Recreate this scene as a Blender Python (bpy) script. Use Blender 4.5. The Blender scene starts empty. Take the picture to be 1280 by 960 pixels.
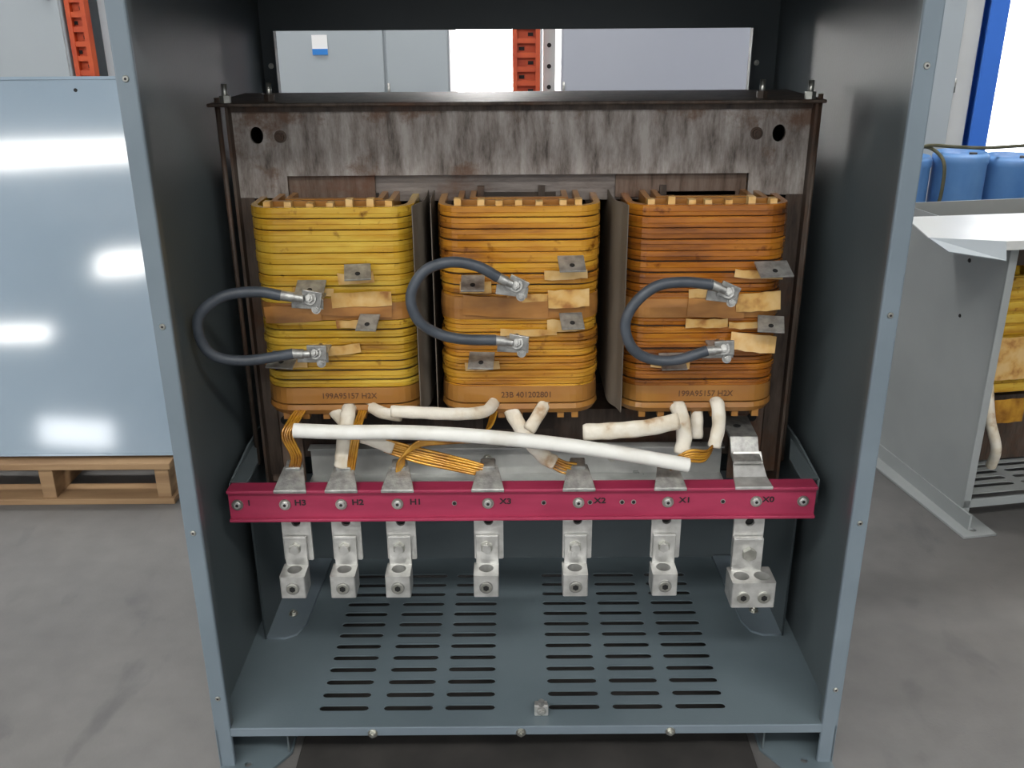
import bpy, bmesh, math, random
from mathutils import Matrix, Vector
random.seed(7)
S=bpy.context.scene
COL=S.collection

# ------------------------------------------------------------------ camera
cd=bpy.data.cameras.new('camera'); cam=bpy.data.objects.new('camera',cd); COL.objects.link(cam)
cam.matrix_world=Matrix.Translation((0,-1.37,1.295))@Matrix.Rotation(math.radians(68.7),4,'X')@Matrix.Rotation(math.radians(-0.4),4,'Z')
cd.sensor_width=36; cd.lens=33.0; cd.clip_start=.02
S.camera=cam
try:
    S.view_settings.view_transform='Standard'
    S.view_settings.look='None'
except Exception: pass

# ------------------------------------------------------------------ materials
def newmat(name):
    m=bpy.data.materials.new(name); m.use_nodes=True
    nt=m.node_tree; return m,nt,nt.nodes['Principled BSDF']
def mat(name,c1,c2=None,rough=.5,metal=0,scale=(5,5,5),nscale=1.0,detail=4,lo=.35,hi=.65,bump=0,bscale=None,c3=None,rvar=0,coat=0,spec=.5):
    m,nt,b=newmat(name)
    b.inputs['Roughness'].default_value=rough; b.inputs['Metallic'].default_value=metal
    b.inputs['Base Color'].default_value=(*c1,1); b.inputs['Coat Weight'].default_value=coat
    b.inputs['Coat Roughness'].default_value=.15
    b.inputs['Specular IOR Level'].default_value=spec
    N=nt.nodes.new; L=nt.links.new
    if c2 is not None or bump:
        tc=N('ShaderNodeTexCoord'); mp=N('ShaderNodeMapping'); mp.inputs['Scale'].default_value=scale
        L(tc.outputs['Object'],mp.inputs['Vector'])
        no=N('ShaderNodeTexNoise'); no.inputs['Scale'].default_value=nscale; no.inputs['Detail'].default_value=detail
        L(mp.outputs[0],no.inputs['Vector'])
        if c2 is not None:
            r=N('ShaderNodeValToRGB'); e=r.color_ramp.elements
            e[0].position=lo; e[0].color=(*c1,1); e[1].position=hi; e[1].color=(*c2,1)
            if c3 is not None:
                x=e.new(min(.99,hi+.12)); x.color=(*c3,1)
            L(no.outputs['Fac'],r.inputs[0]); L(r.outputs[0],b.inputs['Base Color'])
        if rvar:
            mr=N('ShaderNodeMapRange'); mr.inputs['To Min'].default_value=rough-rvar; mr.inputs['To Max'].default_value=rough+rvar
            L(no.outputs['Fac'],mr.inputs[0]); L(mr.outputs[0],b.inputs['Roughness'])
        if bump:
            n2=N('ShaderNodeTexNoise'); n2.inputs['Scale'].default_value=bscale or nscale; n2.inputs['Detail'].default_value=3
            L((tc.outputs['Object'] if bscale else mp.outputs[0]),n2.inputs['Vector'])
            bp=N('ShaderNodeBump'); bp.inputs['Strength'].default_value=bump; bp.inputs['Distance'].default_value=.01
            L(n2.outputs['Fac'],bp.inputs['Height']); L(bp.outputs[0],b.inputs['Normal'])
    return m
def emis(name,c,s):
    m,nt,b=newmat(name); b.inputs['Base Color'].default_value=(*c,1)
    b.inputs['Emission Color'].default_value=(*c,1); b.inputs['Emission Strength'].default_value=s
    return m
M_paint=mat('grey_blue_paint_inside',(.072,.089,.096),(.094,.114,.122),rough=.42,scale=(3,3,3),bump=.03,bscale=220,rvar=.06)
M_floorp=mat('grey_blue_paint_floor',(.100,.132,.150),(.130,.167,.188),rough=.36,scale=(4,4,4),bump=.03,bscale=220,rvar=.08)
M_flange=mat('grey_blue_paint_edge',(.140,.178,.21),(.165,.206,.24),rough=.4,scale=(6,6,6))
M_black=mat('black_void',(.008,.008,.008),rough=.8)
M_dark=mat('dark_brown_matte',(.018,.015,.013),(.05,.035,.025),rough=.8,scale=(9,9,9))  # near-black brown mottle on core legs, back board and coil backing
M_shade=mat('ground_shade_black',(.018,.017,.016),(.035,.032,.03),rough=.8,scale=(9,9,9))  # shade under the cabinet, put into a near-black colour
M_alu=mat('aluminium_tin_plate',(.50,.50,.48),(.68,.68,.66),rough=.42,metal=.7,scale=(40,40,40),bump=.05,bscale=150)
M_alud=mat('dull_tinned_metal',(.26,.26,.25),(.45,.45,.43),rough=.45,metal=.7,scale=(60,60,60),bump=.15,bscale=200)
M_zinc=mat('zinc_bolt',(.42,.42,.38),(.6,.6,.55),rough=.3,metal=.9,scale=(50,50,50))
M_galv=mat('galvanised_plate',(.42,.43,.42),(.64,.65,.63),rough=.32,metal=.45,scale=(14,14,14),rvar=.1)
M_pink=mat('crimson_fibreglass',(.29,.024,.066),(.36,.034,.085),rough=.42,scale=(10,10,40),bump=.05,bscale=120)
M_ink=mat('black_ink',(.015,.01,.012),rough=.6)
M_strap=mat('olive_webbing',(.06,.06,.03),(.09,.085,.05),rough=.8,scale=(30,30,30))
M_inkc=mat('brown_stamp_ink',(.10,.04,.015),rough=.6)
M_cable=mat('grey_rubber_cable',(.038,.047,.060),(.055,.066,.082),rough=.45,scale=(30,30,30))
M_wire=mat('varnished_copper_strap',(.66,.34,.03),(.26,.10,.01),rough=.22,metal=.35,scale=(20,20,20),coat=.6)
M_sleeve=mat('white_sleeve',(.74,.74,.70),(.62,.60,.54),rough=.55,scale=(20,20,20),lo=.5,hi=.8)
M_sleeve2=mat('varnish_stained_sleeve',(.68,.64,.55),(.60,.53,.41),rough=.5,scale=(22,22,22),lo=.45,hi=.60,c3=(.34,.19,.08),bump=.15,bscale=120)
M_paper=mat('nomex_paper',(.62,.42,.18),(.55,.32,.09),rough=.45,scale=(26,26,26),lo=.4,hi=.57,c3=(.30,.12,.025),coat=.3)
M_paper2=mat('nomex_paper_brown',(.28,.115,.025),(.42,.19,.045),rough=.35,scale=(14,14,40),coat=.5)
M_barrier=mat('phase_barrier_board',(.10,.085,.065),(.15,.125,.10),rough=.5,scale=(6,6,3))
M_white=mat('white_enamel',(.62,.63,.62),(.55,.56,.55),rough=.3,scale=(3,3,3))
M_cab=mat('cabinet_light_grey',(.34,.38,.41),(.38,.42,.45),rough=.45,scale=(1,1,1))
M_box=mat('old_transformer_grey',(.27,.29,.29),(.32,.34,.34),rough=.45,scale=(3,3,3))
M_cab2=mat('cabinet_lilac_grey',(.34,.36,.42),(.37,.39,.45),rough=.5,scale=(1,1,1))
M_panel=mat('glossy_blue_grey_enamel',(.27,.35,.425),(.30,.38,.455),rough=.075,scale=(2,2,2),spec=.75)
M_wood=mat('pallet_wood',(.36,.23,.12),(.22,.13,.065),rough=.75,scale=(2,12,30))
M_orange=mat('orange_rack',(.55,.085,.02),(.42,.05,.015),rough=.55,scale=(10,10,10))
M_blue=mat('blue_tarp',(.07,.19,.45),(.15,.31,.58),rough=.4,scale=(6,6,3),bump=.6,bscale=9)
M_bluep=mat('blue_column_paint',(.03,.15,.60),rough=.5)
M_wallw=mat('wall_paint',(.50,.51,.52),(.55,.56,.57),rough=.8,scale=(1,1,1))
M_label=mat('white_label',(.8,.8,.8),rough=.5)
M_labelb=mat('blue_label',(.02,.20,.60),rough=.5)
M_lamp=emis('lamp_glow',(1,.98,.94),27)
M_win=emis('daylight_pane',(.95,.97,1),14)
M_win1=emis('daylight_pane_bright',(1,.98,.95),24)
M_win2=emis('daylight_pane_soft',(.93,.97,1),3.0)

def concrete():
    m,nt,b=newmat('stained_concrete'); N=nt.nodes.new; L=nt.links.new
    tc=N('ShaderNodeTexCoord')
    n1=N('ShaderNodeTexNoise'); n1.inputs['Scale'].default_value=1.1; n1.inputs['Detail'].default_value=7; n1.inputs['Distortion'].default_value=.3
    n2=N('ShaderNodeTexNoise'); n2.inputs['Scale'].default_value=14; n2.inputs['Detail'].default_value=6
    n3=N('ShaderNodeTexNoise'); n3.inputs['Scale'].default_value=160; n3.inputs['Detail'].default_value=2
    mp=N('ShaderNodeMapping'); mp.inputs['Scale'].default_value=(3.0,1.6,1); mp.inputs['Rotation'].default_value=(0,0,.6)
    n4=N('ShaderNodeTexNoise'); n4.inputs['Scale'].default_value=2.2; n4.inputs['Detail'].default_value=8; n4.inputs['Distortion'].default_value=.3
    for n in (n1,n2,n3): L(tc.outputs['Object'],n.inputs['Vector'])
    L(tc.outputs['Object'],mp.inputs[0]); L(mp.outputs[0],n4.inputs['Vector'])
    r=N('ShaderNodeValToRGB'); e=r.color_ramp.elements
    e[0].position=.28; e[0].color=(.110,.108,.106,1); e[1].position=.72; e[1].color=(.152,.148,.143,1)
    L(n1.outputs['Fac'],r.inputs[0])
    r4=N('ShaderNodeValToRGB'); e=r4.color_ramp.elements
    e[0].position=.27; e[0].color=(.60,.61,.64,1); e[1].position=.42; e[1].color=(1,1,1,1)
    L(n4.outputs['Fac'],r4.inputs[0])
    r2=N('ShaderNodeValToRGB'); e=r2.color_ramp.elements
    e[0].position=.3; e[0].color=(.88,.88,.88,1); e[1].position=.7; e[1].color=(1.06,1.06,1.06,1)
    L(n2.outputs['Fac'],r2.inputs[0])
    def mul(a,b_):
        x=N('ShaderNodeMix'); x.data_type='RGBA'; x.blend_type='MULTIPLY'; x.inputs[0].default_value=1
        L(a,x.inputs[6]); L(b_,x.inputs[7]); return x.outputs[2]
    c=mul(mul(r.outputs[0],r4.outputs[0]),r2.outputs[0]); L(c,b.inputs['Base Color'])
    mr=N('ShaderNodeMapRange'); mr.inputs['To Min'].default_value=.35; mr.inputs['To Max'].default_value=.7
    L(n1.outputs['Fac'],mr.inputs[0]); L(mr.outputs[0],b.inputs['Roughness'])
    bp=N('ShaderNodeBump'); bp.inputs['Strength'].default_value=.12; bp.inputs['Distance'].default_value=.003
    L(n3.outputs['Fac'],bp.inputs['Height']); L(bp.outputs[0],b.inputs['Normal'])
    return m
M_conc=concrete()

def rust(name,dark,mid,light,rustc,amount,sc=(38,38,5),w=.14,topz=None):
    m,nt,b=newmat(name); N=nt.nodes.new; L=nt.links.new
    tc=N('ShaderNodeTexCoord'); mp=N('ShaderNodeMapping'); mp.inputs['Scale'].default_value=sc
    L(tc.outputs['Object'],mp.inputs[0])
    n=N('ShaderNodeTexNoise'); n.inputs['Scale'].default_value=1; n.inputs['Detail'].default_value=8; n.inputs['Roughness'].default_value=.7
    L(mp.outputs[0],n.inputs['Vector'])
    r=N('ShaderNodeValToRGB'); e=r.color_ramp.elements
    e[0].position=.33; e[0].color=(*dark,1); e[1].position=.64; e[1].color=(*light,1); x=e.new(.45); x.color=(*mid,1)
    L(n.outputs['Fac'],r.inputs[0])
    n2=N('ShaderNodeTexNoise'); n2.inputs['Scale'].default_value=7; n2.inputs['Detail'].default_value=9; n2.inputs['Roughness'].default_value=.7; L(tc.outputs['Object'],n2.inputs['Vector'])
    fac=n2.outputs['Fac']
    if topz is not None:   # more corrosion towards the upper edge of the plate
        sp=N('ShaderNodeSeparateXYZ'); L(tc.outputs['Object'],sp.inputs[0])
        mr=N('ShaderNodeMapRange'); mr.inputs['From Min'].default_value=topz-.06; mr.inputs['From Max'].default_value=topz; mr.inputs['To Min'].default_value=-.01; mr.inputs['To Max'].default_value=.10
        L(sp.outputs['Z'],mr.inputs[0]); ad=N('ShaderNodeMath'); ad.operation='ADD'; L(fac,ad.inputs[0]); L(mr.outputs[0],ad.inputs[1]); fac=ad.outputs[0]
    r2=N('ShaderNodeValToRGB'); e=r2.color_ramp.elements; e[0].position=amount; e[0].color=(0,0,0,1); e[1].position=amount+w; e[1].color=(.8,.8,.8,1)
    L(fac,r2.inputs[0])
    mx=N('ShaderNodeMix'); mx.data_type='RGBA'; L(r2.outputs[0],mx.inputs[0]); L(r.outputs[0],mx.inputs[6]); mx.inputs[7].default_value=(*rustc,1)
    L(mx.outputs[2],b.inputs['Base Color']); b.inputs['Roughness'].default_value=.55; b.inputs['Metallic'].default_value=.15
    bp=N('ShaderNodeBump'); bp.inputs['Strength'].default_value=.25; bp.inputs['Distance'].default_value=.003
    L(n.outputs['Fac'],bp.inputs['Height']); L(bp.outputs[0],b.inputs['Normal'])
    return m
M_yoke=rust('weathered_core_steel',(.075,.06,.05),(.215,.185,.165),(.40,.37,.345),(.125,.062,.032),.55,(40,40,9),.09,1.156)
M_rust=rust('rusty_steel',(.022,.015,.012),(.055,.038,.028),(.10,.075,.058),(.085,.036,.016),.50)
M_rustl=rust('light_rusty_steel',(.05,.03,.02),(.13,.085,.06),(.20,.15,.12),(.13,.05,.022),.50)
M_lam=rust('laminations',(.08,.065,.055),(.17,.145,.13),(.25,.22,.20),(.12,.065,.04),.54,(8,8,60))

def coilmat(name,yel,amb,brn,p):
    m,nt,b=newmat(name); N=nt.nodes.new; L=nt.links.new
    tc=N('ShaderNodeTexCoord')
    mp=N('ShaderNodeMapping'); mp.inputs['Scale'].default_value=(5,5,34); L(tc.outputs['Object'],mp.inputs[0])
    n=N('ShaderNodeTexNoise'); n.inputs['Scale'].default_value=1; n.inputs['Detail'].default_value=4; n.inputs['Roughness'].default_value=.6; L(mp.outputs[0],n.inputs['Vector'])
    r=N('ShaderNodeValToRGB'); e=r.color_ramp.elements
    e[0].position=p-.16; e[0].color=(*yel,1); e[1].position=p+.22; e[1].color=(*brn,1); x=e.new(p+.04); x.color=(*amb,1)
    L(n.outputs['Fac'],r.inputs[0])
    n2=N('ShaderNodeTexNoise'); n2.inputs['Scale'].default_value=45; n2.inputs['Detail'].default_value=5; L(tc.outputs['Object'],n2.inputs['Vector'])
    r2=N('ShaderNodeValToRGB'); e=r2.color_ramp.elements; e[0].position=.25; e[0].color=(.35,.25,.18,1); e[1].position=.38; e[1].color=(1,1,1,1)
    L(n2.outputs['Fac'],r2.inputs[0])
    mx=N('ShaderNodeMix'); mx.data_type='RGBA'; mx.blend_type='MULTIPLY'; mx.inputs[0].default_value=1
    L(r.outputs[0],mx.inputs[6]); L(r2.outputs[0],mx.inputs[7]); L(mx.outputs[2],b.inputs['Base Color'])
    b.inputs['Roughness'].default_value=.26; b.inputs['Coat Weight'].default_value=.7; b.inputs['Coat Roughness'].default_value=.12; b.inputs['Metallic'].default_value=.15
    bp=N('ShaderNodeBump'); bp.inputs['Strength'].default_value=.3; bp.inputs['Distance'].default_value=.004
    L(n.outputs['Fac'],bp.inputs['Height']); L(bp.outputs[0],b.inputs['Normal'])
    return m
M_coil=[coilmat('varnished_winding_yellow',(.64,.44,.055),(.52,.29,.02),(.26,.10,.012),.52),
        coilmat('varnished_winding_amber',(.62,.33,.03),(.47,.195,.015),(.22,.075,.012),.49),
        coilmat('varnished_winding_orange',(.50,.205,.016),(.34,.11,.010),(.14,.045,.010),.46)]
M_coilb=mat('winding_end_band',(.36,.17,.035),(.28,.11,.02),rough=.35,scale=(9,9,9),c3=(.15,.05,.015),coat=.5)

# ------------------------------------------------------------------ helpers
def empty(name,loc=(0,0,0)):
    o=bpy.data.objects.new(name,None); COL.objects.link(o); o.location=loc; o.empty_display_size=.1; return o
def put(name,me,m,parent=None,smooth=False):
    o=bpy.data.objects.new(name,me); COL.objects.link(o)
    if m is not None and not me.materials: me.materials.append(m)
    if parent is not None: o.parent=parent
    if smooth:
        for p in me.polygons: p.use_smooth=True
    return o
def bevel(o,w,seg=2):
    md=o.modifiers.new('bevel','BEVEL'); md.width=w; md.segments=seg; md.limit_method='ANGLE'; return o
def box(name,x0,x1,y0,y1,z0,z1,m,parent=None,bv=0,rot=None):
    bm=bmesh.new(); bmesh.ops.create_cube(bm,size=1)
    c=Vector(((x0+x1)/2,(y0+y1)/2,(z0+z1)/2))
    bmesh.ops.scale(bm,vec=(abs(x1-x0),abs(y1-y0),abs(z1-z0)),verts=bm.verts)
    if rot is not None: bmesh.ops.transform(bm,matrix=rot.to_4x4(),verts=bm.verts)
    bmesh.ops.translate(bm,vec=c,verts=bm.verts)
    me=bpy.data.meshes.new(name); bm.to_mesh(me); bm.free()
    o=put(name,me,m,parent)
    if bv: bevel(o,bv)
    return o
def E(rx=0,ry=0,rz=0):
    from mathutils import Euler
    return Euler((math.radians(rx),math.radians(ry),math.radians(rz))).to_matrix()
def cyl(name,c,r,h,axis,m,parent=None,seg=20,r2=None,bv=0):
    bm=bmesh.new(); bmesh.ops.create_cone(bm,cap_ends=True,segments=seg,radius1=r,radius2=r if r2 is None else r2,depth=h)
    if isinstance(axis,str): q={'X':Vector((1,0,0)),'Y':Vector((0,1,0)),'Z':Vector((0,0,1))}[axis]
    else: q=Vector(axis).normalized()
    R=Vector((0,0,1)).rotation_difference(q).to_matrix().to_4x4()
    bmesh.ops.transform(bm,matrix=Matrix.Translation(c)@R,verts=bm.verts)
    me=bpy.data.meshes.new(name); bm.to_mesh(me); bm.free()
    o=put(name,me,m,parent)
    if seg>8:
        for p in me.polygons:
            if len(p.vertices)==4: p.use_smooth=True
    if bv: bevel(o,bv,2)
    return o
def bolt(name,c,axis,s,m=None,parent=None):
    m=m or M_zinc; q={'X':Vector((1,0,0)),'Y':Vector((0,1,0)),'Z':Vector((0,0,1))}[axis] if isinstance(axis,str) else Vector(axis).normalized()
    c=Vector(c)
    cyl(name+'_washer',c+q*s*.08,s*1.0,s*.16,q,m,parent,20)
    cyl(name+'_head',c+q*s*.4,s*.72,s*.55,q,m,parent,6,bv=s*.08)
    cyl(name+'_stud',c+q*s*.8,s*.36,s*.4,q,m,parent,12)
def screw(name,c,r,m=None,parent=None,axis=(0,-1,0)):
    m=m or M_zinc; q=Vector(axis); c=Vector(c)
    o=cyl(name,c+q*r*.2,r,r*.4,q,m,parent,20,r2=r*.75)
    cyl(name+'_recess',c+q*r*.42,r*.4,r*.06,q,M_ink,parent,6)
def cr(pts,n=10):
    P=[Vector(p) for p in pts]; out=[]
    P=[2*P[0]-P[1]]+P+[2*P[-1]-P[-2]]
    for i in range(1,len(P)-2):
        for k in range(n):
            t=k/n; a,b_,c,d=P[i-1],P[i],P[i+1],P[i+2]
            out.append(.5*((2*b_)+(c-a)*t+(2*a-5*b_+4*c-d)*t*t+(3*b_-a-3*c+d)*t**3))
    out.append(P[-2]); return out
def tube(name,pts,r,m,parent=None,n=10,res=6,radii=None):
    c=bpy.data.curves.new(name,'CURVE'); c.dimensions='3D'; c.bevel_depth=r; c.bevel_resolution=res; c.use_fill_caps=True
    Q=cr(pts,n); s=c.splines.new('POLY'); s.points.add(len(Q)-1)
    for i,q in enumerate(Q):
        s.points[i].co=(*q,1)
        if radii:
            t=i/(len(Q)-1)*(len(radii)-1); k=min(int(t),len(radii)-2); s.points[i].radius=radii[k]*(1-(t-k))+radii[k+1]*(t-k)
    tmp=bpy.data.objects.new('tmp',c); me=bpy.data.meshes.new_from_object(tmp); me.name=name
    bpy.data.objects.remove(tmp); bpy.data.curves.remove(c)
    me.materials.clear(); me.materials.append(m)
    return put(name,me,m,parent,True)
def wrap(name,pts,rw,rt,m,parent,n=10):
    """flattened taped strap: elliptical section, wide axis kept in the plane facing outward (-Y)"""
    Q=cr(pts,n); bm=bmesh.new(); rows=[]; K=14
    for i,q in enumerate(Q):
        t=(Q[min(i+1,len(Q)-1)]-Q[max(i-1,0)]).normalized()
        out=Vector((0,-1,.15)); out=(out-t*out.dot(t))
        if out.length<.3: out=Vector((0,0,1))-t*t.z
        out.normalize(); side=t.cross(out).normalized()
        s=1+.03*math.sin(i*.9+pts[0][0]*50)
        if i in (0,len(Q)-1): s*=.88
        rows.append([bm.verts.new(q+side*rw*s*math.cos(2*math.pi*k/K)+out*rt*s*math.sin(2*math.pi*k/K)) for k in range(K)])
    for i in range(len(rows)-1):
        for k in range(K): bm.faces.new((rows[i][k],rows[i][(k+1)%K],rows[i+1][(k+1)%K],rows[i+1][k]))
    bm.faces.new(rows[0][::-1]); bm.faces.new(rows[-1]); bmesh.ops.recalc_face_normals(bm,faces=bm.faces)
    me=bpy.data.meshes.new(name); bm.to_mesh(me); bm.free(); return put(name,me,m,parent,True)
def plate2d(name,outer,holes,th,mw,m,parent=None):
    c=bpy.data.curves.new(name,'CURVE'); c.dimensions='2D'; c.fill_mode='BOTH'; c.extrude=th/2
    for poly in [outer]+holes:
        s=c.splines.new('POLY'); s.points.add(len(poly)-1); s.use_cyclic_u=True
        for i,q in enumerate(poly): s.points[i].co=(q[0],q[1],0,1)
    tmp=bpy.data.objects.new('tmp',c); me=bpy.data.meshes.new_from_object(tmp); me.name=name
    bpy.data.objects.remove(tmp); bpy.data.curves.remove(c)
    me.transform(mw); me.materials.clear(); me.materials.append(m)
    return put(name,me,m,parent)
XZ=Matrix.Rotation(math.radians(90),4,'X')
def slot(x0,x1,yc,r,n=5):
    p=[]
    for k in range(n+1):
        a=-math.pi/2+math.pi*k/n; p.append((x1-r+r*math.cos(a),yc+r*math.sin(a)))
    for k in range(n+1):
        a=math.pi/2+math.pi*k/n; p.append((x0+r+r*math.cos(a),yc+r*math.sin(a)))
    return p
def circ(x,y,r,n=16,sx=1): return [(x+sx*r*math.cos(2*math.pi*k/n),y+r*math.sin(2*math.pi*k/n)) for k in range(n)]
def rrect(x0,x1,y0,y1,r,n=5):
    p=[]
    for cx,cy,a0 in ((x1-r,y0+r,-90),(x1-r,y1-r,0),(x0+r,y1-r,90),(x0+r,y0+r,180)):
        for k in range(n+1):
            a=math.radians(a0+90*k/n); p.append((cx+r*math.cos(a),cy+r*math.sin(a)))
    return p
def text(name,s,loc,size,m,parent=None,bold=0,sx=1,rot=None,align='CENTER'):
    c=bpy.data.curves.new(name,'FONT'); c.body=s; c.size=size; c.align_x=align; c.align_y='CENTER'; c.extrude=.0003; c.offset=bold
    tmp=bpy.data.objects.new('tmp',c); me=bpy.data.meshes.new_from_object(tmp); me.name=name
    bpy.data.objects.remove(tmp); bpy.data.curves.remove(c)
    me.transform(Matrix.Translation(loc)@(rot.to_4x4() if rot else Matrix.Identity(4))@XZ@Matrix.Diagonal((sx,1,1,1)))
    me.materials.clear(); me.materials.append(m)
    return put(name,me,m,parent)
def poly3(name,verts,faces,m,parent=None,solid=0):
    me=bpy.data.meshes.new(name); me.from_pydata(verts,[],faces); o=put(name,me,m,parent)
    if solid:
        md=o.modifiers.new('s','SOLIDIFY'); md.thickness=solid; md.offset=0
    return o

# ------------------------------------------------------------------ room shell
box('floor',-9,9,-13,9,-.1,0,M_conc)
box('wall_back',-9,9,6.0,6.15,0,5.2,M_wallw)
box('ceiling',-9,9,-13,6.15,5.2,5.3,M_wallw)
box('wall_right',9,9.1,-13,6.15,0,5.2,M_wallw)

# ------------------------------------------------------------------ main cabinet
XL,XR=-.545,.588
cab=empty('transformer_cabinet')
ZF=.09
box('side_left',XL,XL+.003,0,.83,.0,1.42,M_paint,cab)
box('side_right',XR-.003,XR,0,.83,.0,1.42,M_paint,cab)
bevel(box('front_flange_left',XL-.002,XL+.027,-.004,.006,.0,1.42,M_flange,cab),.003)
bevel(box('front_flange_right',XR-.027,XR+.002,-.004,.006,.0,1.42,M_flange,cab),.003)
box('flange_return_left',XL+.024,XL+.0265,.0,.018,.09,1.42,M_paint,cab)
box('flange_return_right',XR-.0265,XR-.024,.0,.018,.09,1.42,M_paint,cab)
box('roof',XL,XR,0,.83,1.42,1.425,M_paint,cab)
box('front_shade_header',XL+.027,XR-.027,-.003,.003,1.345,1.42,M_flange,cab)  # added out of view, shades the cabinet top from the ceiling lamps
box('rear_header',XL+.003,XR-.003,.81,.815,1.272,1.42,M_paint,cab)
box('rear_flange_left',XL+.003,XL+.035,.81,.815,.09,1.272,M_paint,cab)
box('rear_flange_right',XR-.062,XR-.003,.81,.815,.09,1.272,M_paint,cab)
box('rear_flange_lip_left',XL+.033,XL+.036,.79,.815,.09,1.272,M_paint,cab)
box('rear_flange_lip_right',XR-.063,XR-.060,.79,.815,.09,1.272,M_paint,cab)
box('rear_light_block',XL+.035,XR-.062,.812,.816,.09,1.0,M_paint,cab)  # added behind the core, blocks light leaking in between the coils
for z in (1.20,1.10,.9):
    bolt('rear_bolt',(XL+.020,.81,z),(0,-1,0),.006,M_zinc,cab); bolt('rear_bolt',(XR-.045,.81,z),(0,-1,0),.006,M_zinc,cab)
holes=[]
for (a,b_) in ((-.366,-.273),(-.245,-.152),(-.130,-.036),(.064,.161),(.184,.279),(.302,.397)):
    for k in range(13): holes.append(slot(a,b_,.052+k*.0372,.0078))
plate2d('floor_plate',[(XL+.003,0),(XR-.003,0),(XR-.003,.82),(XL+.003,.82)],holes,.003,Matrix.Translation((0,0,ZF-.0015)),M_floorp,cab)
bevel(box('sill_face',XL+.006,XR-.006,-.002,.001,.072,ZF+.001,M_flange,cab),.0015)
box('sill_return',XL+.006,XR-.006,0,.03,.072,.074,M_paint,cab)
for x in (-.259,.012,.285): bolt('sill_bolt',(x,-.002,.078),(0,-1,0),.009,M_zinc,cab)
box('ground_lug_pad',.038,.062,.028,.055,ZF,ZF+.012,M_alu,cab,.002)
box('ground_lug_body',.037,.063,.026,.034,ZF,ZF+.024,M_alu,cab,.002)
bolt('ground_lug_bolt',(.050,.026,ZF+.012),(0,-1,0),.009,M_alud,cab)
cyl('ground_lug_top_screw',(.05,.030,ZF+.027),.006,.010,'Z',M_alud,cab,6)
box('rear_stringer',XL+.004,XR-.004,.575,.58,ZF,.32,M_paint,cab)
box('rear_stringer_lip',XL+.004,XR-.004,.575,.66,.318,.32,M_paint,cab)
for x in (-.22,.28): cyl('stringer_rivet',(x,.574,.20),.006,.004,'Y',M_floorp,cab)
for z in (1.22,.86,.50,.16): 
    screw('flange_screw_left',(XL+.013,-.004,z),.0050,M_zinc,cab)
    screw('flange_screw_right',(XR-.012,-.004,z+.01),.0050,M_zinc,cab)
for s,x0,x1 in ((1,XL,XL+.115),(-1,XR-.115,XR)):
    xa,xb=(x0,x1) if s>0 else (x1,x0)
    plate2d('foot_plate',[(xa,-.03),(xa+s*.085,-.03),(xa+s*.125,.03),(xa+s*.125,.10),(xa,.10)],[circ(xa+s*.05,.0,.007)],.005,Matrix.Translation((0,0,.004)),M_floorp,cab)
    plate2d('foot_plate_rear',[(xa,.72),(xa+s*.12,.72),(xa+s*.12,.84),(xa,.84)],[],.005,Matrix.Translation((0,0,.004)),M_floorp,cab)
    box('foot_web',min(xa,xa+s*.003),max(xa,xa+s*.003),-.004,.10,.0,.09,M_flange,cab)
    box('foot_gusset',min(xa+s*.118,xa+s*.121),max(xa+s*.118,xa+s*.121),.03,.10,.005,.07,M_paint,cab)
mt=empty('ground_shade_sheet')  # added dark sheet in place of ground shade, blackens the floor slots
bevel(box('shade_sheet_face',-.405,.448,-.25,.80,0,.006,M_shade,mt),.002)

# ------------------------------------------------------------------ core
core=empty('transformer_core')
YF=.335
outer=[(-.492,.995),(-.400,.995),(-.400,1.034),(.427,1.034),(.427,.995),(.530,.995),(.530,1.156),(-.492,1.156)]
h=[circ(-.447,1.105,.015,16,.8),circ(.474,1.103,.015,16,.8)]
plate2d('front_clamp_plate',outer,h,.008,Matrix.Translation((0,YF,0))@XZ,M_yoke,core)
box('top_yoke_laminations',-.395,.423,YF+.015,.50,.985,1.13,M_lam,core)
box('yoke_step_left',-.400,-.245,YF+.006,.36,.990,1.036,M_rustl,core)
box('yoke_step_right',.19,.427,YF+.010,.36,.990,1.036,M_rustl,core)
for x in (-.06,.05,.27): box('yoke_wedge',x,x+.012,YF+.004,YF+.02,.99,1.012,M_rust,core)
box('rear_clamp_plate',-.492,.530,.515,.523,.995,1.156,M_rust,core)
bevel(box('top_plate',-.519,.542,.298,.545,1.156,1.162,M_rust,core),.002)
box('front_angle_top',-.495,.535,.325,.337,1.145,1.157,M_rust,core)
for x,y in ((-.490,.315),(.517,.315),(-.42,.34),(.44,.34)):
    cyl('tie_rod_tip',(x,y,1.178),.005,.03,'Z',M_zinc,core,12)
    cyl('tie_rod_nut',(x,y,1.168),.010,.012,'Z',M_rust if y>.32 else M_zinc,core,6)
for x in (-.405,.434): bolt('clamp_bolt',(x,YF-.004,1.103),(0,-1,0),.011,M_rust,core)
for xx in (-.492,.527):
    box('side_frame_front',xx,xx+.005,YF-.025,.53,.40,1.156,M_rust,core)
    w=.03 if xx<0 else -.03
    box('side_frame_flange',min(xx,xx+w),max(xx,xx+w),YF-.004,YF+.002,.44,.996,M_rust,core)
for xx in (-.506,.536): cyl('tie_rod',(xx,.318,.82),.0045,.70,'Z',M_rust,core,10)
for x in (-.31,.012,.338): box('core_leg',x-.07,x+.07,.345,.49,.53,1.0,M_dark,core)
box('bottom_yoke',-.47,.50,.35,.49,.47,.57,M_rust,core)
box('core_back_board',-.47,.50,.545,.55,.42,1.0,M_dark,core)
for x in (-.455,.47):
    box('lower_leg',x-.035,x+.035,.34,.346,.42,.64,M_rustl,core)
    cyl('leg_hole',(x+.005,.339,.555),.009,.003,'Y',M_black,core,16)
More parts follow.
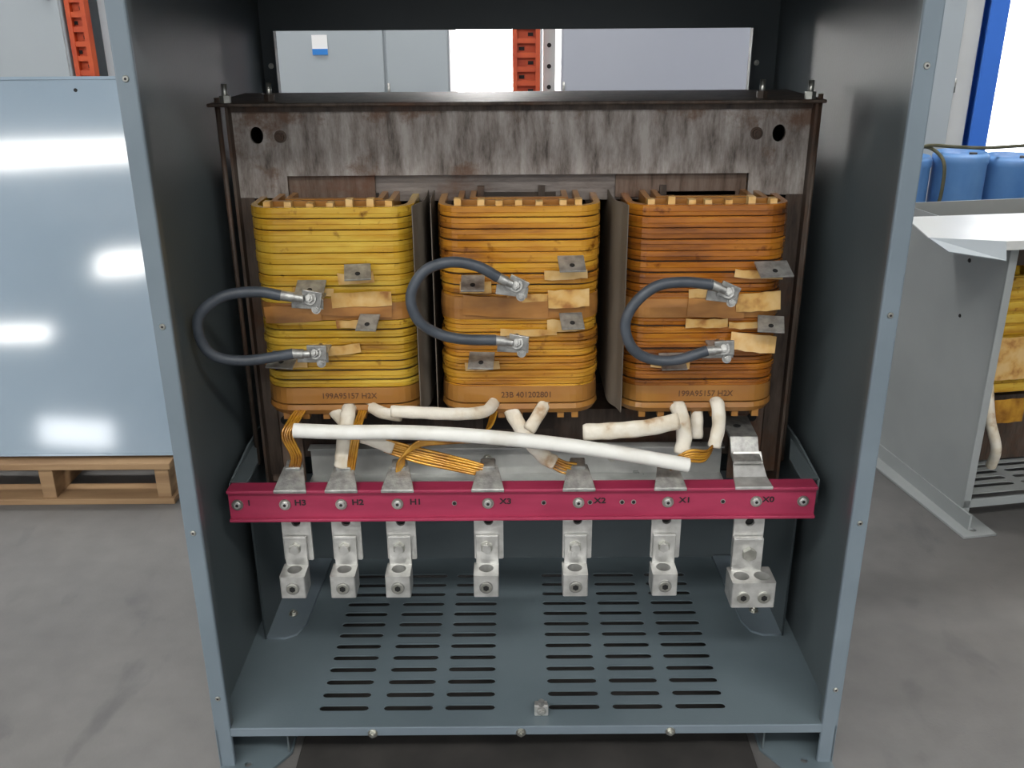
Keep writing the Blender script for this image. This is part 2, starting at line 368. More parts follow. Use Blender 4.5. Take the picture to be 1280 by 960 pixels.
bevel(box('channel_web',-.405,.42,.335,.339,.435,.500,M_galv,core),.0015)
box('channel_lower_flange',-.405,.42,.305,.339,.432,.436,M_galv,core)
box('channel_upper_flange',-.405,.42,.315,.339,.499,.502,M_galv,core)
for x in (-.33,-.05,.2,.38): bolt('channel_bolt',(x,.335,.47),(0,-1,0),.009,M_zinc,core)

for nm,xs,s in (('support_bracket',-.517,1),('support_bracket',.560,-1)):
    b=empty(nm)
    xp=xs
    plate2d('side_plate',[(.262,ZF+.001),(.575,ZF+.001),(.575,.52),(.30,.52),(.165,.505),(.165,.455),(.262,.42)],[],.004,
        Matrix(((0,0,1,xp),(1,0,0,0),(0,1,0,0),(0,0,0,1))),M_paint,b)
    pl=[(xp,.262),(xp+s*.04,.262),(xp+s*.062,.275),(xp+s*.075,.31),(xp+s*.085,.57),(xp,.57)]
    plate2d('floor_flange',pl,[],.005,Matrix.Translation((0,0,ZF+.003)),M_flange,b)
    bolt('anchor_bolt',(xp+s*.040,.345,ZF+.0055),'Z',.010,M_zinc,b)
    plate2d('arm_flange',[(xp,.165),(xp+s*.03,.165),(xp+s*.03,.25),(xp,.35)],[],.004,Matrix.Translation((0,0,.505)),M_paint,b)

# ------------------------------------------------------------------ windings
def ring(bm,cx,cy,hw,hd,r,prof,mi=0,seg=7):
    rows=[]
    for off,z in prof:
        pts=rrect(cx-hw-off,cx+hw+off,cy-hd-off,cy+hd+off,max(.004,r+off),seg)
        rows.append([bm.verts.new((p[0],p[1],z)) for p in pts])
    n=len(rows[0]); m_=len(rows)
    for i in range(m_):
        a=rows[i]; b_=rows[(i+1)%m_]
        for k in range(n):
            f=bm.faces.new((a[k],a[(k+1)%n],b_[(k+1)%n],b_[k])); f.material_index=mi
def flap(name,cx,cz,w,h,y,m,parent,rz=0,bend=.004,tilt=0,th=.0012):
    nx=6; vs=[]; fs=[]
    for j in range(2):
        for i in range(nx+1):
            u=(i/nx-.5); v=j-.5
            x=u*w+random.uniform(-.0006,.0006); z=v*h+random.uniform(-.0012,.0012)
            a=math.radians(rz); X=x*math.cos(a)-z*math.sin(a); Z=x*math.sin(a)+z*math.cos(a)
            vs.append((cx+X,y-bend*(1-4*u*u)+tilt*v,cz+Z))
    for i in range(nx): fs.append((i,i+1,nx+2+i,nx+1+i))
    return poly3(name,vs,fs,m,parent,th)
def tap(x,z,y,parent,rz=0,w=.034,fwd=.03):
    R=E(25,0,rz)
    box('tap_tab',x-w/2,x+w/2,y-fwd,y+.012,z-.0015,z+.0015,M_alud,parent,.0006,rot=R)
    c=Vector((x,y-.009,z)); q=R@Vector((0,0,1))
    cyl('tap_hole',c+R@Vector((0,-.006,0))+q*.0018,.0045,.001,q,M_black,parent,14)
centres=[-.309,.0145,.340]
stamps=['199A95157 H2X','23B 401202801','199A95157 H2X']
for ci,cx in enumerate(centres):
    w=empty('coil_winding'); cy=.385; hw=.141; hd=.165
    bm=bmesh.new()
    z=.998; bands=[]
    for k in range(7):
        g=random.choice((.0012,.0018,.0030)); bands.append((z-.0198+g,z,random.uniform(-.0008,.0012))); z-=.0198
    while z>.672:
        if .800<z<.842:
            z-=.004; continue
        hgt=random.choice((.0125,.0150,.011,.0135)); off=random.uniform(-.0025,.0022)
        bands.append((z-hgt,z,off)); z-=hgt+random.choice((.0012,.0016,.0030))
    for z0,z1,off in bands:
        o=off; e=.0011
        zm=z0+(z1-z0)*random.choice((.42,.5,.58))
        ring(bm,cx,cy,hw,hd,.045,[(o-e,z0),(o,z0+e),(o+.0003,zm-.0006),(o-.0007,zm),(o+.0003,zm+.0006),(o,z1-e),(o-e,z1),(o-.012,z1),(o-.012,z0)])
    me=bpy.data.meshes.new('turns'); bm.to_mesh(me); bm.free(); put('turns',me,M_coil[ci],w)
    bm=bmesh.new()
    ring(bm,cx,cy,hw,hd,.045,[(-.006,.796),(.0,.799),(.0008,.818),(-.0005,.838),(-.006,.842)])
    me=bpy.data.meshes.new('tap_wrap'); bm.to_mesh(me); bm.free(); put('tap_wrap',me,M_paper2,w)
    bm=bmesh.new()
    ring(bm,cx,cy,hw,hd,.05,[(-.012,.670),(.001,.670),(.002,.655),(.002,.640),(-.012,.640)])
    ring(bm,cx,cy,hw,hd,.05,[(-.012,.637),(.002,.637),(.004,.628),(-.002,.618),(-.014,.614)])
    me=bpy.data.meshes.new('end_band'); bm.to_mesh(me); bm.free(); put('end_band',me,M_coilb,w)
    bm=bmesh.new()
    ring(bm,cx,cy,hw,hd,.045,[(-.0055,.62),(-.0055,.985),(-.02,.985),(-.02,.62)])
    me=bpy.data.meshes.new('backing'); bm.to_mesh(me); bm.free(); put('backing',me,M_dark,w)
    bm=bmesh.new()
    for off in (-.034,-.055): ring(bm,cx,cy,hw,hd,.04,[(off,.62),(off,1.003),(off-.010,1.003),(off-.010,.62)])
    me=bpy.data.meshes.new('inner_layers'); bm.to_mesh(me); bm.free(); put('inner_layers',me,M_coilb,w)
    for k in range(7):
        x=cx-.105+k*.035+random.uniform(-.005,.005)
        box('spacer_stick',x-.006,x+.006,cy-hd+.012,cy-hd+.030,.62,1.000+random.uniform(.002,.010),M_paper,w)
        box('spacer_stick_low',x-.006,x+.006,cy-hd+.006,cy-hd+.022,.606,.63,M_coilb,w)
    text('stamp',stamps[ci],(cx+.012,cy-hd-.0026,.6545),.0155,M_inkc,w,.0001,.95)
yw=.216
W=[o for o in bpy.data.objects if o.name.startswith('coil_winding') and o.type=='EMPTY']
W.sort(key=lambda o:o.name)
def pap(i,x,z,w,h,rz=0,m=None,y=yw,tilt=0): flap('paper_wrap',x,z,w,h,y,m or M_paper,W[i],rz,.003,tilt)
pap(0,-.270,.876,.062,.020,4); pap(0,-.262,.838,.105,.026,2,M_paper,yw-.001); pap(0,-.345,.852,.070,.014,-3)
pap(0,-.275,.822,.13,.030,-2,M_paper2,yw+.001); pap(0,-.385,.812,.10,.030,3,M_paper2,yw+.001)
pap(0,-.275,.793,.07,.014,2); pap(0,-.315,.744,.09,.016,5); pap(0,-.405,.722,.075,.016,-5)
tap(-.262,.893,.20,W[0],8,.045); tap(-.250,.803,.20,W[0],-6,.036); tap(-.405,.735,.20,W[0],-10,.05); tap(-.345,.865,.2,W[0],0,.05)
pap(1,-.062,.858,.055,.020,0); pap(1,.035,.838,.085,.014,2); pap(1,.095,.880,.075,.016,2); pap(1,.100,.838,.072,.032,3,M_paper,yw-.004)
pap(1,-.01,.822,.15,.036,-3,M_paper2); pap(1,.03,.775,.10,.012,0); pap(1,.093,.788,.060,.022,2); pap(1,.0,.760,.06,.010,0); pap(1,-.053,.712,.062,.016,4)
tap(.103,.905,.20,W[1],4,.045); tap(-.066,.872,.20,W[1],0,.04); tap(.105,.803,.2,W[1],5,.04); tap(-.054,.731,.20,W[1],-4,.045)
pap(2,.430,.878,.085,.014,-3); pap(2,.345,.846,.07,.016,3); pap(2,.432,.830,.078,.034,4,M_paper,yw-.004); pap(2,.360,.818,.10,.034,-2,M_paper2)
pap(2,.345,.790,.075,.016,0); pap(2,.415,.786,.06,.012,2,M_paper); pap(2,.428,.756,.080,.030,-7,M_paper,yw-.010,.01); pap(2,.285,.715,.070,.018,-3)
tap(.448,.893,.2,W[2],6,.058); tap(.452,.795,.2,W[2],-12,.045); tap(.285,.727,.2,W[2],3,.045)

def barrier(pts):
    p=cr([(a,b_,0) for a,b_ in pts],6); vs=[];fs=[]
    zs=(.63,1.004)
    for q in p:
        for zz in zs: vs.append((q.x,q.y,zz))
    for i in range(len(p)-1): fs.append((2*i,2*i+2,2*i+3,2*i+1))
    poly3('phase_barrier',vs,fs,M_barrier,core,.0015)
barrier([(-.165,.195),(-.160,.215),(-.150,.25),(-.1495,.34),(-.1495,.53)])
barrier([(.196,.190),(.190,.215),(.1775,.25),(.177,.34),(.177,.53)])
barrier([(-.136,.22),(-.1385,.26),(-.139,.34),(-.139,.53)])

# ------------------------------------------------------------------ jumper cables
def jumper(pts,t1,t2):
    j=empty('jumper_cable')
    tube('cable',pts,.0092,M_cable,j,12)
    for end,nxt,t in ((pts[0],pts[1],t1),(pts[-1],pts[-2],t2)):
        e=Vector(end); t=Vector(t); d=(t-e)
        tube('crimp_barrel',[e-d*.15,e+d*.45],.0085,M_alud,j,4)
        tube('crimp_neck',[e+d*.40,e+d*.75],.0065,M_alud,j,4)
        a=math.degrees(math.atan2(d.z,d.x))
        box('terminal_palm',t.x-.017,t.x+.017,t.y+.006,t.y+.011,t.z-.013,t.z+.013,M_alud,j,.001,rot=E(0,-a,0))
        box('tap_clamp_plate',t.x-.036,t.x+.018,t.y+.012,t.y+.016,t.z-.020,t.z-.002,M_alud,j,.001,rot=E(0,-a*.3,0))
        bolt('clamp_bolt',(t.x-.002,t.y+.006,t.z),(-.15,-1,.35),.011,M_alud,j)
        cyl('clamp_bolt_shank',(t.x-.002,t.y+.03,t.z-.004),.005,.05,'Y',M_alud,j,10)
        bolt('clamp_bolt_low',(t.x+.006,t.y+.010,t.z-.020),(0,-1,.2),.008,M_alud,j)
        box('tap_stub',t.x-.02,t.x+.014,t.y+.010,t.y+.07,t.z-.010,t.z-.006,M_alud,j,.0008)
jumper([(-.385,.145,.866),(-.427,.14,.874),(-.480,.13,.868),(-.517,.12,.838),(-.519,.12,.795),(-.498,.125,.765),(-.450,.14,.753),(-.375,.15,.761)],(-.337,.15,.857),(-.336,.15,.760))
jumper([(-.022,.150,.893),(-.055,.145,.913),(-.100,.14,.922),(-.143,.135,.908),(-.166,.13,.868),(-.156,.13,.826),(-.125,.14,.799),(-.085,.145,.787),(-.027,.15,.783)],(.010,.15,.877),(.011,.15,.776))
jumper([(.335,.150,.878),(.285,.145,.884),(.240,.14,.878),(.205,.135,.850),(.190,.13,.815),(.203,.13,.775),(.235,.14,.751),(.280,.145,.746),(.335,.15,.761)],(.366,.15,.864),(.366,.15,.763))

# ------------------------------------------------------------------ terminal board
tb=empty('terminal_board')
z0,z1=.443,.507
bevel(box('bar_web',-.515,.549,.138,.144,z0,z1,M_pink,tb),.001)
for zz in (z0,z1-.006):
    bevel(box('bar_flange',-.515,.549,.130,.165,zz,zz+.006,M_pink,tb),.0015)
for x in (-.499,-.413,-.311,-.209,-.045,.119,.281,.441,.526): 
    cyl('bar_washer',(x,.1365,.476),.0105,.0025,'Y',M_zinc,tb,24)
    screw('bar_screw',(x,.1355,.476),.0078,M_alu,tb)
for x in (-.106,.056,.140,.198,.219,.381): 
    cyl('bar_hole_rim',(x,.1375,.476),.0046,.0012,'Y',M_alud,tb,16); cyl('bar_hole',(x,.1366,.476),.0032,.001,'Y',M_black,tb,16)
for s,x in (('1',-.478),('H3',-.385),('H2',-.281),('H1',-.176),('X3',-.013),('X2',.158),('X1',.312),('X0',.463)):
    text('mark_'+s,s,(x,.1372,.479),.0155,M_ink,tb,.0004,1.15)

# ------------------------------------------------------------------ terminal lugs
def lug(x):
    L_=empty('terminal_lug')
    plate2d('tab',rrect(x-.027,x+.027,.352,.50,.003),[circ(x,.432,.0085)],.006,Matrix.Translation((0,.152,0))@XZ,M_alu,L_)
    box('tab_back',x-.016,x+.016,.158,.160,.42,.445,M_black,L_)
    bevel(box('lug_tang',x-.024,x+.018,.141,.147,.34,.405,M_alu,L_),.0015)
    cyl('tang_bolt',(x-.004,.138,.383),.0115,.008,'Y',M_zinc,L_,6,bv=.001)
    cyl('tang_bolt_dome',(x-.004,.133,.383),.008,.005,'Y',M_alu,L_,16)
    bx=x-.005
    plate2d('barrel_block',rrect(bx-.023,bx+.023,.100,.147,.003),[circ(bx,.126,.0135,20)],.045,Matrix.Translation((0,0,.3235)),M_alu,L_)
    cyl('barrel_inside',(bx,.126,.306),.0135,.004,'Z',M_black,L_,20)
    cyl('set_screw_rim',(bx,.0995,.322),.0125,.003,'Y',M_alud,L_,24)
    cyl('set_screw',(bx,.098,.322),.0105,.004,'Y',M_zinc,L_,24,bv=.001)
    cyl('set_screw_socket',(bx,.0955,.322),.0058,.001,'Y',M_black,L_,6)
    vs=[(x-.030,.128,.508),(x+.030,.128,.508),(x+.024,.150,.522),(x-.024,.150,.522),(x+.018,.175,.535),(x-.018,.175,.535),
        (x-.030,.128,.502),(x+.030,.128,.502),(x+.024,.150,.516),(x-.024,.150,.516),(x+.018,.175,.523),(x-.018,.175,.523)]
    fs=[(0,1,2,3),(3,2,4,5),(6,9,8,7),(9,11,10,8),(0,6,7,1),(5,4,10,11),(1,7,8,2),(2,8,10,4),(0,3,9,6),(3,5,11,9)]
    bevel(poly3('crimp_pad',vs,fs,M_alud,L_),.0015)
    box('crimp_sleeve',x-.014,x+.014,.165,.190,.520,.540,M_alud,L_,.003,rot=E(20,0,0))
for x in (-.400,-.308,-.207,-.045,.119,.283): lug(x)
n=empty('terminal_lug')
x=.437
plate2d('tab',rrect(x-.029,x+.027,.352,.50,.003),[circ(x,.426,.0085)],.006,Matrix.Translation((0,.152,0))@XZ,M_alu,n)
box('tab_back',x-.016,x+.016,.158,.160,.41,.44,M_black,n)
bevel(box('lug_tang',x-.030,x+.026,.137,.147,.300,.398,M_alu,n),.0015)
cyl('tang_bolt',(x,.132,.368),.0135,.010,'Y',M_zinc,n,6,bv=.001)
bx=.441
plate2d('barrel_block',rrect(bx-.040,bx+.040,.094,.150,.003),[circ(bx-.019,.119,.0145,20),circ(bx+.019,.119,.0145,20)],.052,Matrix.Translation((0,0,.304)),M_alu,n)
for d in (-.019,.019):
    cyl('barrel_inside',(bx+d,.119,.281),.0145,.004,'Z',M_black,n,20)
    cyl('set_screw',(bx+d,.093,.300),.0115,.005,'Y',M_zinc,n,24,bv=.001)
    cyl('set_screw_socket',(bx+d,.0902,.300),.006,.001,'Y',M_black,n,6)
bxs=x-.004
pr=[(.128,.510),(.160,.514),(.182,.530),(.196,.548),(.196,.541),(.186,.524),(.164,.507),(.128,.504)]
def ext(name,pr,wa,wb,m,dx=0):
    bm=bmesh.new(); K=len(pr); ww=[wa+(wb-wa)*(p[0]-pr[0][0])/(max(q[0] for q in pr)-pr[0][0]) for p in pr]
    a=[bm.verts.new((bxs+dx-w_,p[0],p[1])) for p,w_ in zip(pr,ww)]; b_=[bm.verts.new((bxs+dx+w_,p[0],p[1])) for p,w_ in zip(pr,ww)]
    bm.faces.new(a); bm.faces.new(b_[::-1])
    for i in range(K): bm.faces.new((a[i],b_[i],b_[(i+1)%K],a[(i+1)%K]))
    bmesh.ops.recalc_face_normals(bm,faces=bm.faces)
    me=bpy.data.meshes.new(name); bm.to_mesh(me); bm.free(); bevel(put(name,me,m,n),.001)
ext('bus_saddle',pr,.034,.026,M_alu)
ext('bus_strap',[(.170,.540),(.196,.545),(.206,.560),(.214,.570),(.300,.575),(.300,.569),(.218,.564),(.211,.556),(.200,.539),(.172,.534)],.026,.026,M_alud,-.004)
cyl('strap_hole',(bxs-.008,.255,.5735),.007,.001,'Z',M_black,n,16)

# ------------------------------------------------------------------ leads
ld=empty('insulated_lead_bundle')
def strands(pts,k=4,sp=.0045,r=.0024,ax=(1,0,0)):
    a=Vector(ax)
    for i in range(k):
        o=a*(i-(k-1)/2)*sp
        tube('strap_strand',[Vector(p)+o*(1+.15*math.sin(j*1.7+i)) for j,p in enumerate(pts)],r,M_wire,ld,8,3)
strands([(-.385,.235,.628),(-.392,.19,.622),(-.404,.165,.600),(-.392,.165,.560),(-.398,.170,.530)],5,.0045)
wrap('taped_lead',[(-.300,.235,.632),(-.298,.20,.628),(-.302,.180,.600),(-.308,.172,.562),(-.312,.170,.534)],.0135,.008,M_sleeve2,ld)
strands([(-.272,.235,.630),(-.278,.185,.612),(-.286,.168,.575),(-.296,.168,.530)],4,.004)
strands([(-.030,.235,.622),(-.050,.19,.590),(-.10,.165,.592),(-.160,.155,.590),(-.196,.155,.565),(-.205,.165,.530)],6,.0042,.0026,(.6,0,.8))
wrap('taped_lead',[(-.330,.225,.625),(-.285,.185,.597),(-.250,.175,.585),(-.215,.170,.572)],.013,.006,M_sleeve2,ld)
strands([(-.230,.172,.577),(-.170,.165,.560),(-.110,.160,.545),(-.055,.165,.528)],6,.0048,.0026,(.2,0,1))
wrap('taped_lead',[(-.010,.24,.632),(.005,.21,.612),(.030,.185,.580),(.058,.17,.552),(.078,.165,.542)],.014,.007,M_sleeve2,ld)
strands([(.070,.168,.546),(.092,.165,.535),(.113,.168,.527)],5,.005,.0024,(.3,0,1))
wrap('taped_lead',[(-.215,.165,.646),(-.16,.160,.645),(-.10,.165,.640),(-.050,.185,.636),(-.030,.225,.640)],.0115,.008,M_sleeve2,ld)
wrap('taped_lead',[(.125,.145,.612),(.18,.148,.613),(.24,.152,.617),(.296,.160,.626)],.0155,.0085,M_sleeve2,ld)
wrap('taped_lead',[(.300,.24,.635),(.306,.200,.622),(.312,.182,.585),(.306,.172,.555)],.0145,.009,M_sleeve2,ld)
wrap('taped_lead',[(.372,.235,.640),(.374,.205,.636),(.376,.195,.600),(.368,.185,.562)],.0125,.009,M_sleeve2,ld)
wrap('taped_lead',[(.342,.245,.640),(.342,.225,.600),(.342,.215,.566)],.012,.007,M_sleeve2,ld)
strands([(.366,.185,.562),(.350,.170,.553),(.318,.160,.556),(.296,.160,.545),(.285,.168,.528)],5,.005,.0026,(.3,0,1))
wrap('taped_lead',[(.070,.25,.640),(.055,.212,.630),(.030,.185,.598)],.012,.007,M_sleeve2,ld)
wrap('taped_lead',[(-.275,.24,.635),(-.24,.205,.628),(-.20,.200,.622)],.0115,.007,M_sleeve2,ld)
tube('white_insulating_sleeve',[(-.382,.132,.625),(-.30,.130,.622),(-.20,.128,.622),(-.113,.127,.618),(-.02,.126,.610),(.085,.126,.597),(.20,.127,.577),(.312,.130,.553)],.0130,M_sleeve,None,8,8)

# ------------------------------------------------------------------ left : glossy panel on pallet
lp=empty('enamelled_steel_panel')
def lpt(x,u,v=0):
    return (x, 1.06+u*math.sin(math.radians(15))-v*math.cos(math.radians(15)), .141+u*math.cos(math.radians(15))+v*math.sin(math.radians(15)))
H=1.042
nx,nz=40,40; vs=[];fs=[]
for j in range(nz+1):
    for i in range(nx+1):
        x=-2.0+1.30*i/nx; u=H*j/nz
        v=.0012*math.sin(x*3.1+.5)*math.sin(u*5.0)
        vs.append(lpt(x,u,v))
for j in range(nz):
    for i in range(nx):
        k=j*(nx+1)+i; fs.append((k,k+1,k+nx+2,k+nx+1))
o=poly3('face_sheet',vs,fs,M_panel,lp)
for p in o.data.polygons: p.use_smooth=True
def strip(name,x0,x1,u0,u1,v0,v1,m):
    c=[lpt(x,u,v) for x in (x0,x1) for u in (u0,u1) for v in (v0,v1)]
    return poly3(name,c,[(0,1,3,2),(4,6,7,5),(0,4,5,1),(2,3,7,6),(0,2,6,4),(1,5,7,3)],m,lp)
strip('top_fold',-2,-.7,H-.002,H+.006,-.03,.004,M_panel); strip('bottom_fold',-2,-.7,-.004,.003,-.03,.004,M_panel)
strip('left_fold',-2.004,-2,0,H,-.03,.003,M_panel); strip('right_fold',-.7,-.696,0,H,-.03,.003,M_panel)
cyl('hang_hole',lpt(-1.19,H-.03,.001),.005,.003,(0,-.96,.26),M_black,lp,12)
for x in (-1.8,-.85): 
    poly3('stay',[(x,1.33,.90),(x+.03,1.33,.90),(x+.03,1.55,.13),(x,1.55,.13),(x,1.30,.90),(x+.03,1.30,.90),(x+.03,1.52,.13),(x,1.52,.13)],[(0,1,2,3),(4,7,6,5),(0,4,5,1),(1,5,6,2),(3,2,6,7),(0,3,7,4)],M_cab,lp)

pa=empty('wooden_pallet')
for x in (-2.03,-1.70,-1.33,-1.00): bevel(box('stringer',x-.02,x+.02,1.03,1.75,.018,.110,M_wood,pa),.002)
for k in range(6): bevel(box('deck_board',-2.06,-.97,1.02+k*.125,1.11+k*.125,.110,.129,M_wood,pa),.002)
for k in range(3): bevel(box('bottom_board',-2.06,-.97,1.02+k*.31,1.12+k*.31,.0,.018,M_wood,pa),.002)

# ------------------------------------------------------------------ background cabinets
def bgcab(x0,x1,y0,depth,hgt,m,seams=()):
    c=empty('electrical_cabinet')
    bevel(box('body',x0,x1,y0,y0+depth,.0,hgt,m,c),.008)
    xs=[x0]+list(seams)+[x1]
    for a,b_ in zip(xs,xs[1:]):
        bevel(box('door',a+.006,b_-.006,y0-.012,y0,.08,hgt-.05,m,c),.004)
        for z in (.4,1.0,1.7): cyl('hinge',(a+.01,y0-.014,z),.006,.06,'Z',M_alud,c,10)
        box('handle',b_-.05,b_-.035,y0-.03,y0-.012,1.38,1.50,M_black,c,.004)
    return c
c1=bgcab(-1.06,-.265,3.0,.6,2.1,M_cab,(-.547,))
box('label',-.862,-.795,2.984,2.9875,1.150,1.232,M_label,c1); box('label_band',-.862,-.795,2.982,2.9842,1.150,1.175,M_labelb,c1)
c2=bgcab(.228,1.35,3.0,.6,2.1,M_cab2)
c3=bgcab(-3.2,-1.935,3.0,.6,2.2,M_cab,(-2.5,))
c4=bgcab(-1.82,-1.10,3.1,.6,1.9,M_cab)
c5=bgcab(1.60,1.98,3.0,.6,2.2,M_cab,())
c6=bgcab(1.985,2.08,3.05,.5,2.2,M_white,())
def rack(x0,x1,y):
    r=empty('orange_storage_rack')
    box('post_left',x0,x0+.02,y,y+.05,0,2.4,M_orange,r); box('post_right',x1-.02,x1,y,y+.05,0,2.4,M_orange,r)
    box('post_web',x0+.02,x1-.02,y+.03,y+.05,0,2.4,M_orange,r)
    k=0
    zz=.05
    while zz<2.35:
        box('rung',x0+.02,x1-.02,y+.005,y+.03,zz,zz+.022,M_orange,r); 
        box('key_hole',(x0+x1)/2-.012+(.02 if k%2 else -.02),(x0+x1)/2+.012+(.02 if k%2 else -.02),y+.026,y+.031,zz+.03,zz+.045,M_black,r)
        zz+=.06; k+=1
rack(.012,.135,3.05); rack(-1.92,-1.835,3.0)
st=empty('steel_upright'); box('web',.150,.205,3.12,3.17,0,2.4,M_white,st); 
for k in range(24): cyl('slot_hole',(.178,3.118,.1+k*.09),.010,.004,'Y',M_black,st,12)
box('window_1',-.80,.10,5.96,6.0,.3,3.2,M_win1,None)
box('window_2',3.6,6.6,5.96,6.0,.2,3.4,M_win2,None)
for i,(x0,x1,z0_,z1_) in enumerate(((-.86,-.80,.24,3.26),(.10,.16,.24,3.26),(-.80,.10,3.2,3.26),(3.54,3.6,.14,3.46),(6.6,6.66,.14,3.46),(3.6,6.6,3.4,3.46))):
    box('trim_%d'%(i+1),x0,x1,5.92,6.0,z0_,z1_,M_wallw)
col=empty('blue_building_column')
box('flange_front',2.085,2.165,3.0,3.012,.0,5.2,M_bluep,col); box('web',2.12,2.13,3.012,3.13,.0,5.2,M_bluep,col); box('flange_back',2.085,2.165,3.13,3.142,.0,5.2,M_bluep,col)

# blue drums / bags standing behind the second transformer
for k,(bx_,by_,rr_,hh_) in enumerate(((1.285,1.74,.080,.872),(1.455,1.72,.082,.885),(1.630,1.74,.084,.870),(1.81,1.72,.084,.88),(1.99,1.74,.084,.87),(2.17,1.73,.084,.88))):
    dr=empty('blue_drum')
    prof=[(0,0),(.96,0),(1,.015),(1,.30),(1.05,.315),(1.05,.335),(1,.35),(1,.62),(1.05,.635),(1.05,.655),(1,.67),(1,.955),(1.04,.965),(1.04,.985),(.94,1.0),(.92,.985),(0,.985)]
    bm=bmesh.new(); n_=36; rows=[]
    for pr_,pz_ in prof:
        if pr_==0: rows.append([bm.verts.new((bx_,by_,pz_*hh_))]); continue
        rows.append([bm.verts.new((bx_+rr_*pr_*math.cos(2*math.pi*i/n_),by_+rr_*pr_*math.sin(2*math.pi*i/n_),pz_*hh_)) for i in range(n_)])
    for a,b_ in zip(rows,rows[1:]):
        for i in range(n_):
            if len(a)==1: bm.faces.new((a[0],b_[(i+1)%n_],b_[i]))
            elif len(b_)==1: bm.faces.new((a[i],a[(i+1)%n_],b_[0]))
            else: bm.faces.new((a[i],a[(i+1)%n_],b_[(i+1)%n_],b_[i]))
    bmesh.ops.recalc_face_normals(bm,faces=bm.faces)
    me=bpy.data.meshes.new('shell'); bm.to_mesh(me); bm.free(); o=put('shell',me,M_blue,dr,True)
    cyl('bung',(bx_+.03,by_-.02,hh_*.985+.006),.012,.012,'Z',M_ink,dr,16)
sw=empty('olive_strap')
tube('strap_loop',[(1.215,1.66,.72),(1.23,1.64,.84),(1.27,1.66,.895),(1.34,1.70,.90),(1.37,1.645,.86),(1.372,1.635,.76),(1.36,1.64,.70)],.0055,M_strap,sw)
tube('strap_tail',[(1.24,1.65,.86),(1.32,1.69,.905),(1.42,1.70,.902),(1.52,1.70,.898),(1.66,1.70,.905)],.0055,M_strap,sw)

# ------------------------------------------------------------------ second transformer on the right (turned about 10 degrees)
t2=empty('transformer_cabinet')
X0=1.216; Y0=.875; YB=1.375
box('side_left',X0,X0+.003,Y0,YB,.0,.785,M_box,t2)
bevel(box('front_post_left',X0,X0+.022,Y0-.004,Y0+.004,.03,.785,M_box,t2),.002)
bevel(box('front_post_right',X0+.965,X0+.995,Y0-.004,Y0+.004,.03,.785,M_box,t2),.002)
box('side_right',X0+.992,X0+.995,Y0,YB,0,.785,M_box,t2)
bevel(box('front_sill',X0,X0+.995,Y0-.004,Y0+.004,.05,.075,M_box,t2),.002)
hol=[slot(X0+.045+.155*c_,X0+.175+.155*c_,Y0+.04+.036*k,.010) for c_ in range(6) for k in range(9)]
plate2d('floor_plate',[(X0+.004,Y0),(X0+.99,Y0),(X0+.99,YB),(X0+.004,YB)],hol,.003,Matrix.Translation((0,0,.09)),M_box,t2)
box('rear_panel',X0+.004,X0+.99,YB-.005,YB,.09,.785,M_box,t2)
plate2d('foot_plate',[(X0-.035,.80),(X0+.06,.80),(X0+.06,.93),(X0+.0,YB),(X0-.05,YB)],[circ(X0+.01,.83,.009)],.006,Matrix.Translation((0,0,.004)),M_box,t2)
box('foot_web',X0-.004,X0+.002,.83,YB,.0,.05,M_box,t2)
screw('side_screw',(X0,1.02,.70),.006,M_black,t2,(-1,0,0)); screw('side_screw',(X0,1.02,.55),.005,M_black,t2,(-1,0,0))
for ci,x in enumerate((X0+.185,X0+.49,X0+.79)):
    bm=bmesh.new(); z=.66
    while z>.34:
        ring(bm,x,1.12,.125,.14,.04,[(-.002,z-.028),(0,z-.026),(0,z-.004),(-.002,z-.002),(-.012,z-.002),(-.012,z-.028)]); z-=.033
    ring(bm,x,1.12,.115,.13,.04,[(0,.34),(0,.66),(-.01,.66),(-.01,.34)])
    me=bpy.data.meshes.new('winding'); bm.to_mesh(me); bm.free(); put('winding',me,M_coil[0],t2)
    flap('paper_wrap',x-.05,.44,.12,.12,.965,M_paper,t2); flap('paper_wrap',x-.05,.29,.13,.07,.96,M_wire,t2)
    tube('lead',[(x-.09,.985,.36),(x-.10,.94,.28),(x-.08,.92,.20),(x-.06,.95,.13)],.014,M_sleeve2,t2)
box('core_frame',X0+.05,X0+.95,1.02,1.22,.68,.77,M_rust,t2)
box('core_base',X0+.05,X0+.95,1.04,1.20,.10,.30,M_rust,t2)
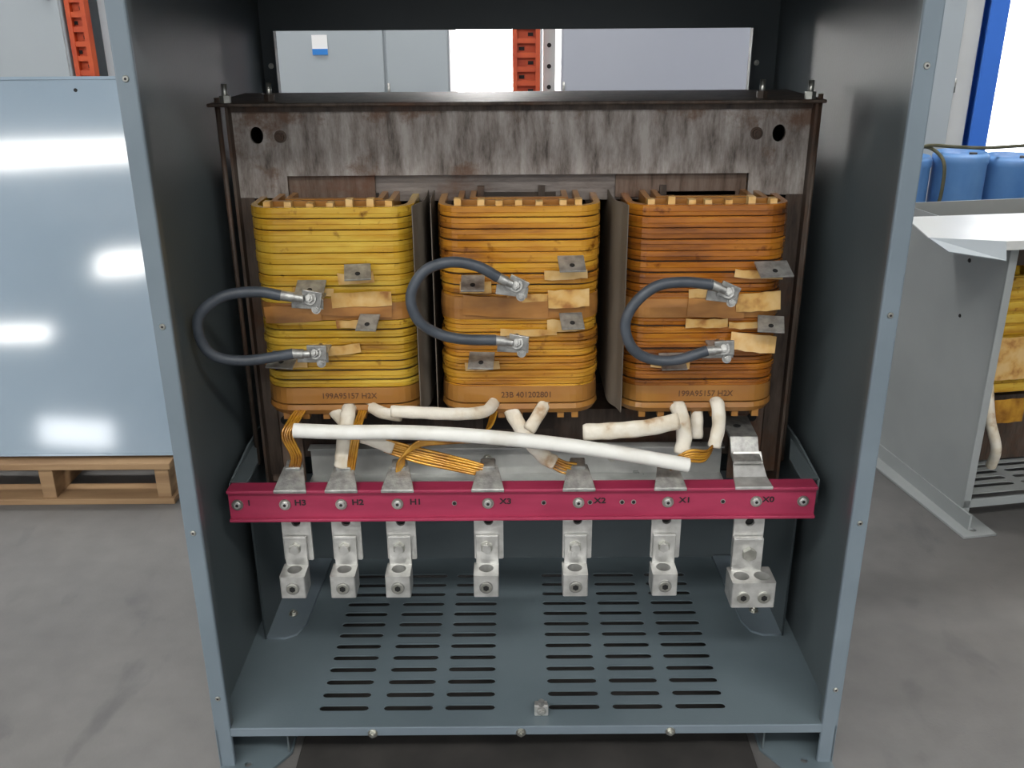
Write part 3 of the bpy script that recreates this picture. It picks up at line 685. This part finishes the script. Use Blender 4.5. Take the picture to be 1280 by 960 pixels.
t2.matrix_world=Matrix.Translation((X0,Y0,0))@Matrix.Rotation(math.radians(9.5),4,'Z')@Matrix.Translation((-X0,-Y0,0))
ldm=empty('loose_cover_sheet')
zt=.795
poly3('cover_top',[(1.045,1.10,zt),(1.005,.86,zt),(1.17,.815,zt),(2.25,.96,zt),(2.20,1.25,zt),(1.06,1.11,zt)],[(0,1,2,3,4,5)],M_white,ldm,.003)
poly3('cover_lip',[(1.005,.86,zt),(1.17,.815,zt),(1.165,.79,.755),(1.03,.80,.775)],[(0,1,2,3)],M_cab,ldm,.003)
poly3('cover_front',[(1.17,.815,zt),(2.25,.96,zt),(2.25,.958,.775),(1.17,.813,.775)],[(0,1,2,3)],M_white,ldm,.003)

# ------------------------------------------------------------------ lamps
def lamp(x,y,z,l,w,m=M_lamp):
    e=empty('ceiling_strip_lamp')
    box('housing',x-l/2-.03,x+l/2+.03,y-w/2-.03,y+w/2+.03,z+.01,z+.08,M_white,e)
    box('diffuser',x-l/2,x+l/2,y-w/2,y+w/2,z,z+.01,m,e)
    for d in (-l/3,l/3): cyl('hanger',(x+d,y,(z+.08+5.2)/2),.006,5.2-z-.08,'Z',M_zinc,e,8)
lamp(-5.2,-6.95,4.4,2.6,.7)
lamp(-.4,-3.2,4.2,2.4,.5); lamp(2.6,-3.2,4.2,2.4,.5); lamp(-3.2,-2.6,4.2,2.4,.5)
lamp(-.2,-6.5,4.2,2.4,.5); lamp(3.5,-6.5,4.2,2.4,.5)
lamp(-1.5,2.2,4.2,2.4,.5); lamp(2.5,2.2,4.2,2.4,.5)
box('wall_front',-9.6,-4.6,-12.15,-12.0,0,5.2,M_wallw)
box('window_3',-7.1,-6.2,-12.0,-11.96,4.25,4.65,M_lamp); box('window_4',-9.1,-7.8,-12.0,-11.96,3.15,3.42,M_lamp); box('window_5',-7.9,-6.7,-12.0,-11.96,1.3,1.75,M_win)

# world
w=bpy.data.worlds.new('world'); S.world=w; w.use_nodes=True
bg=w.node_tree.nodes['Background']; bg.inputs[0].default_value=(.93,.96,1,1); bg.inputs[1].default_value=1.08
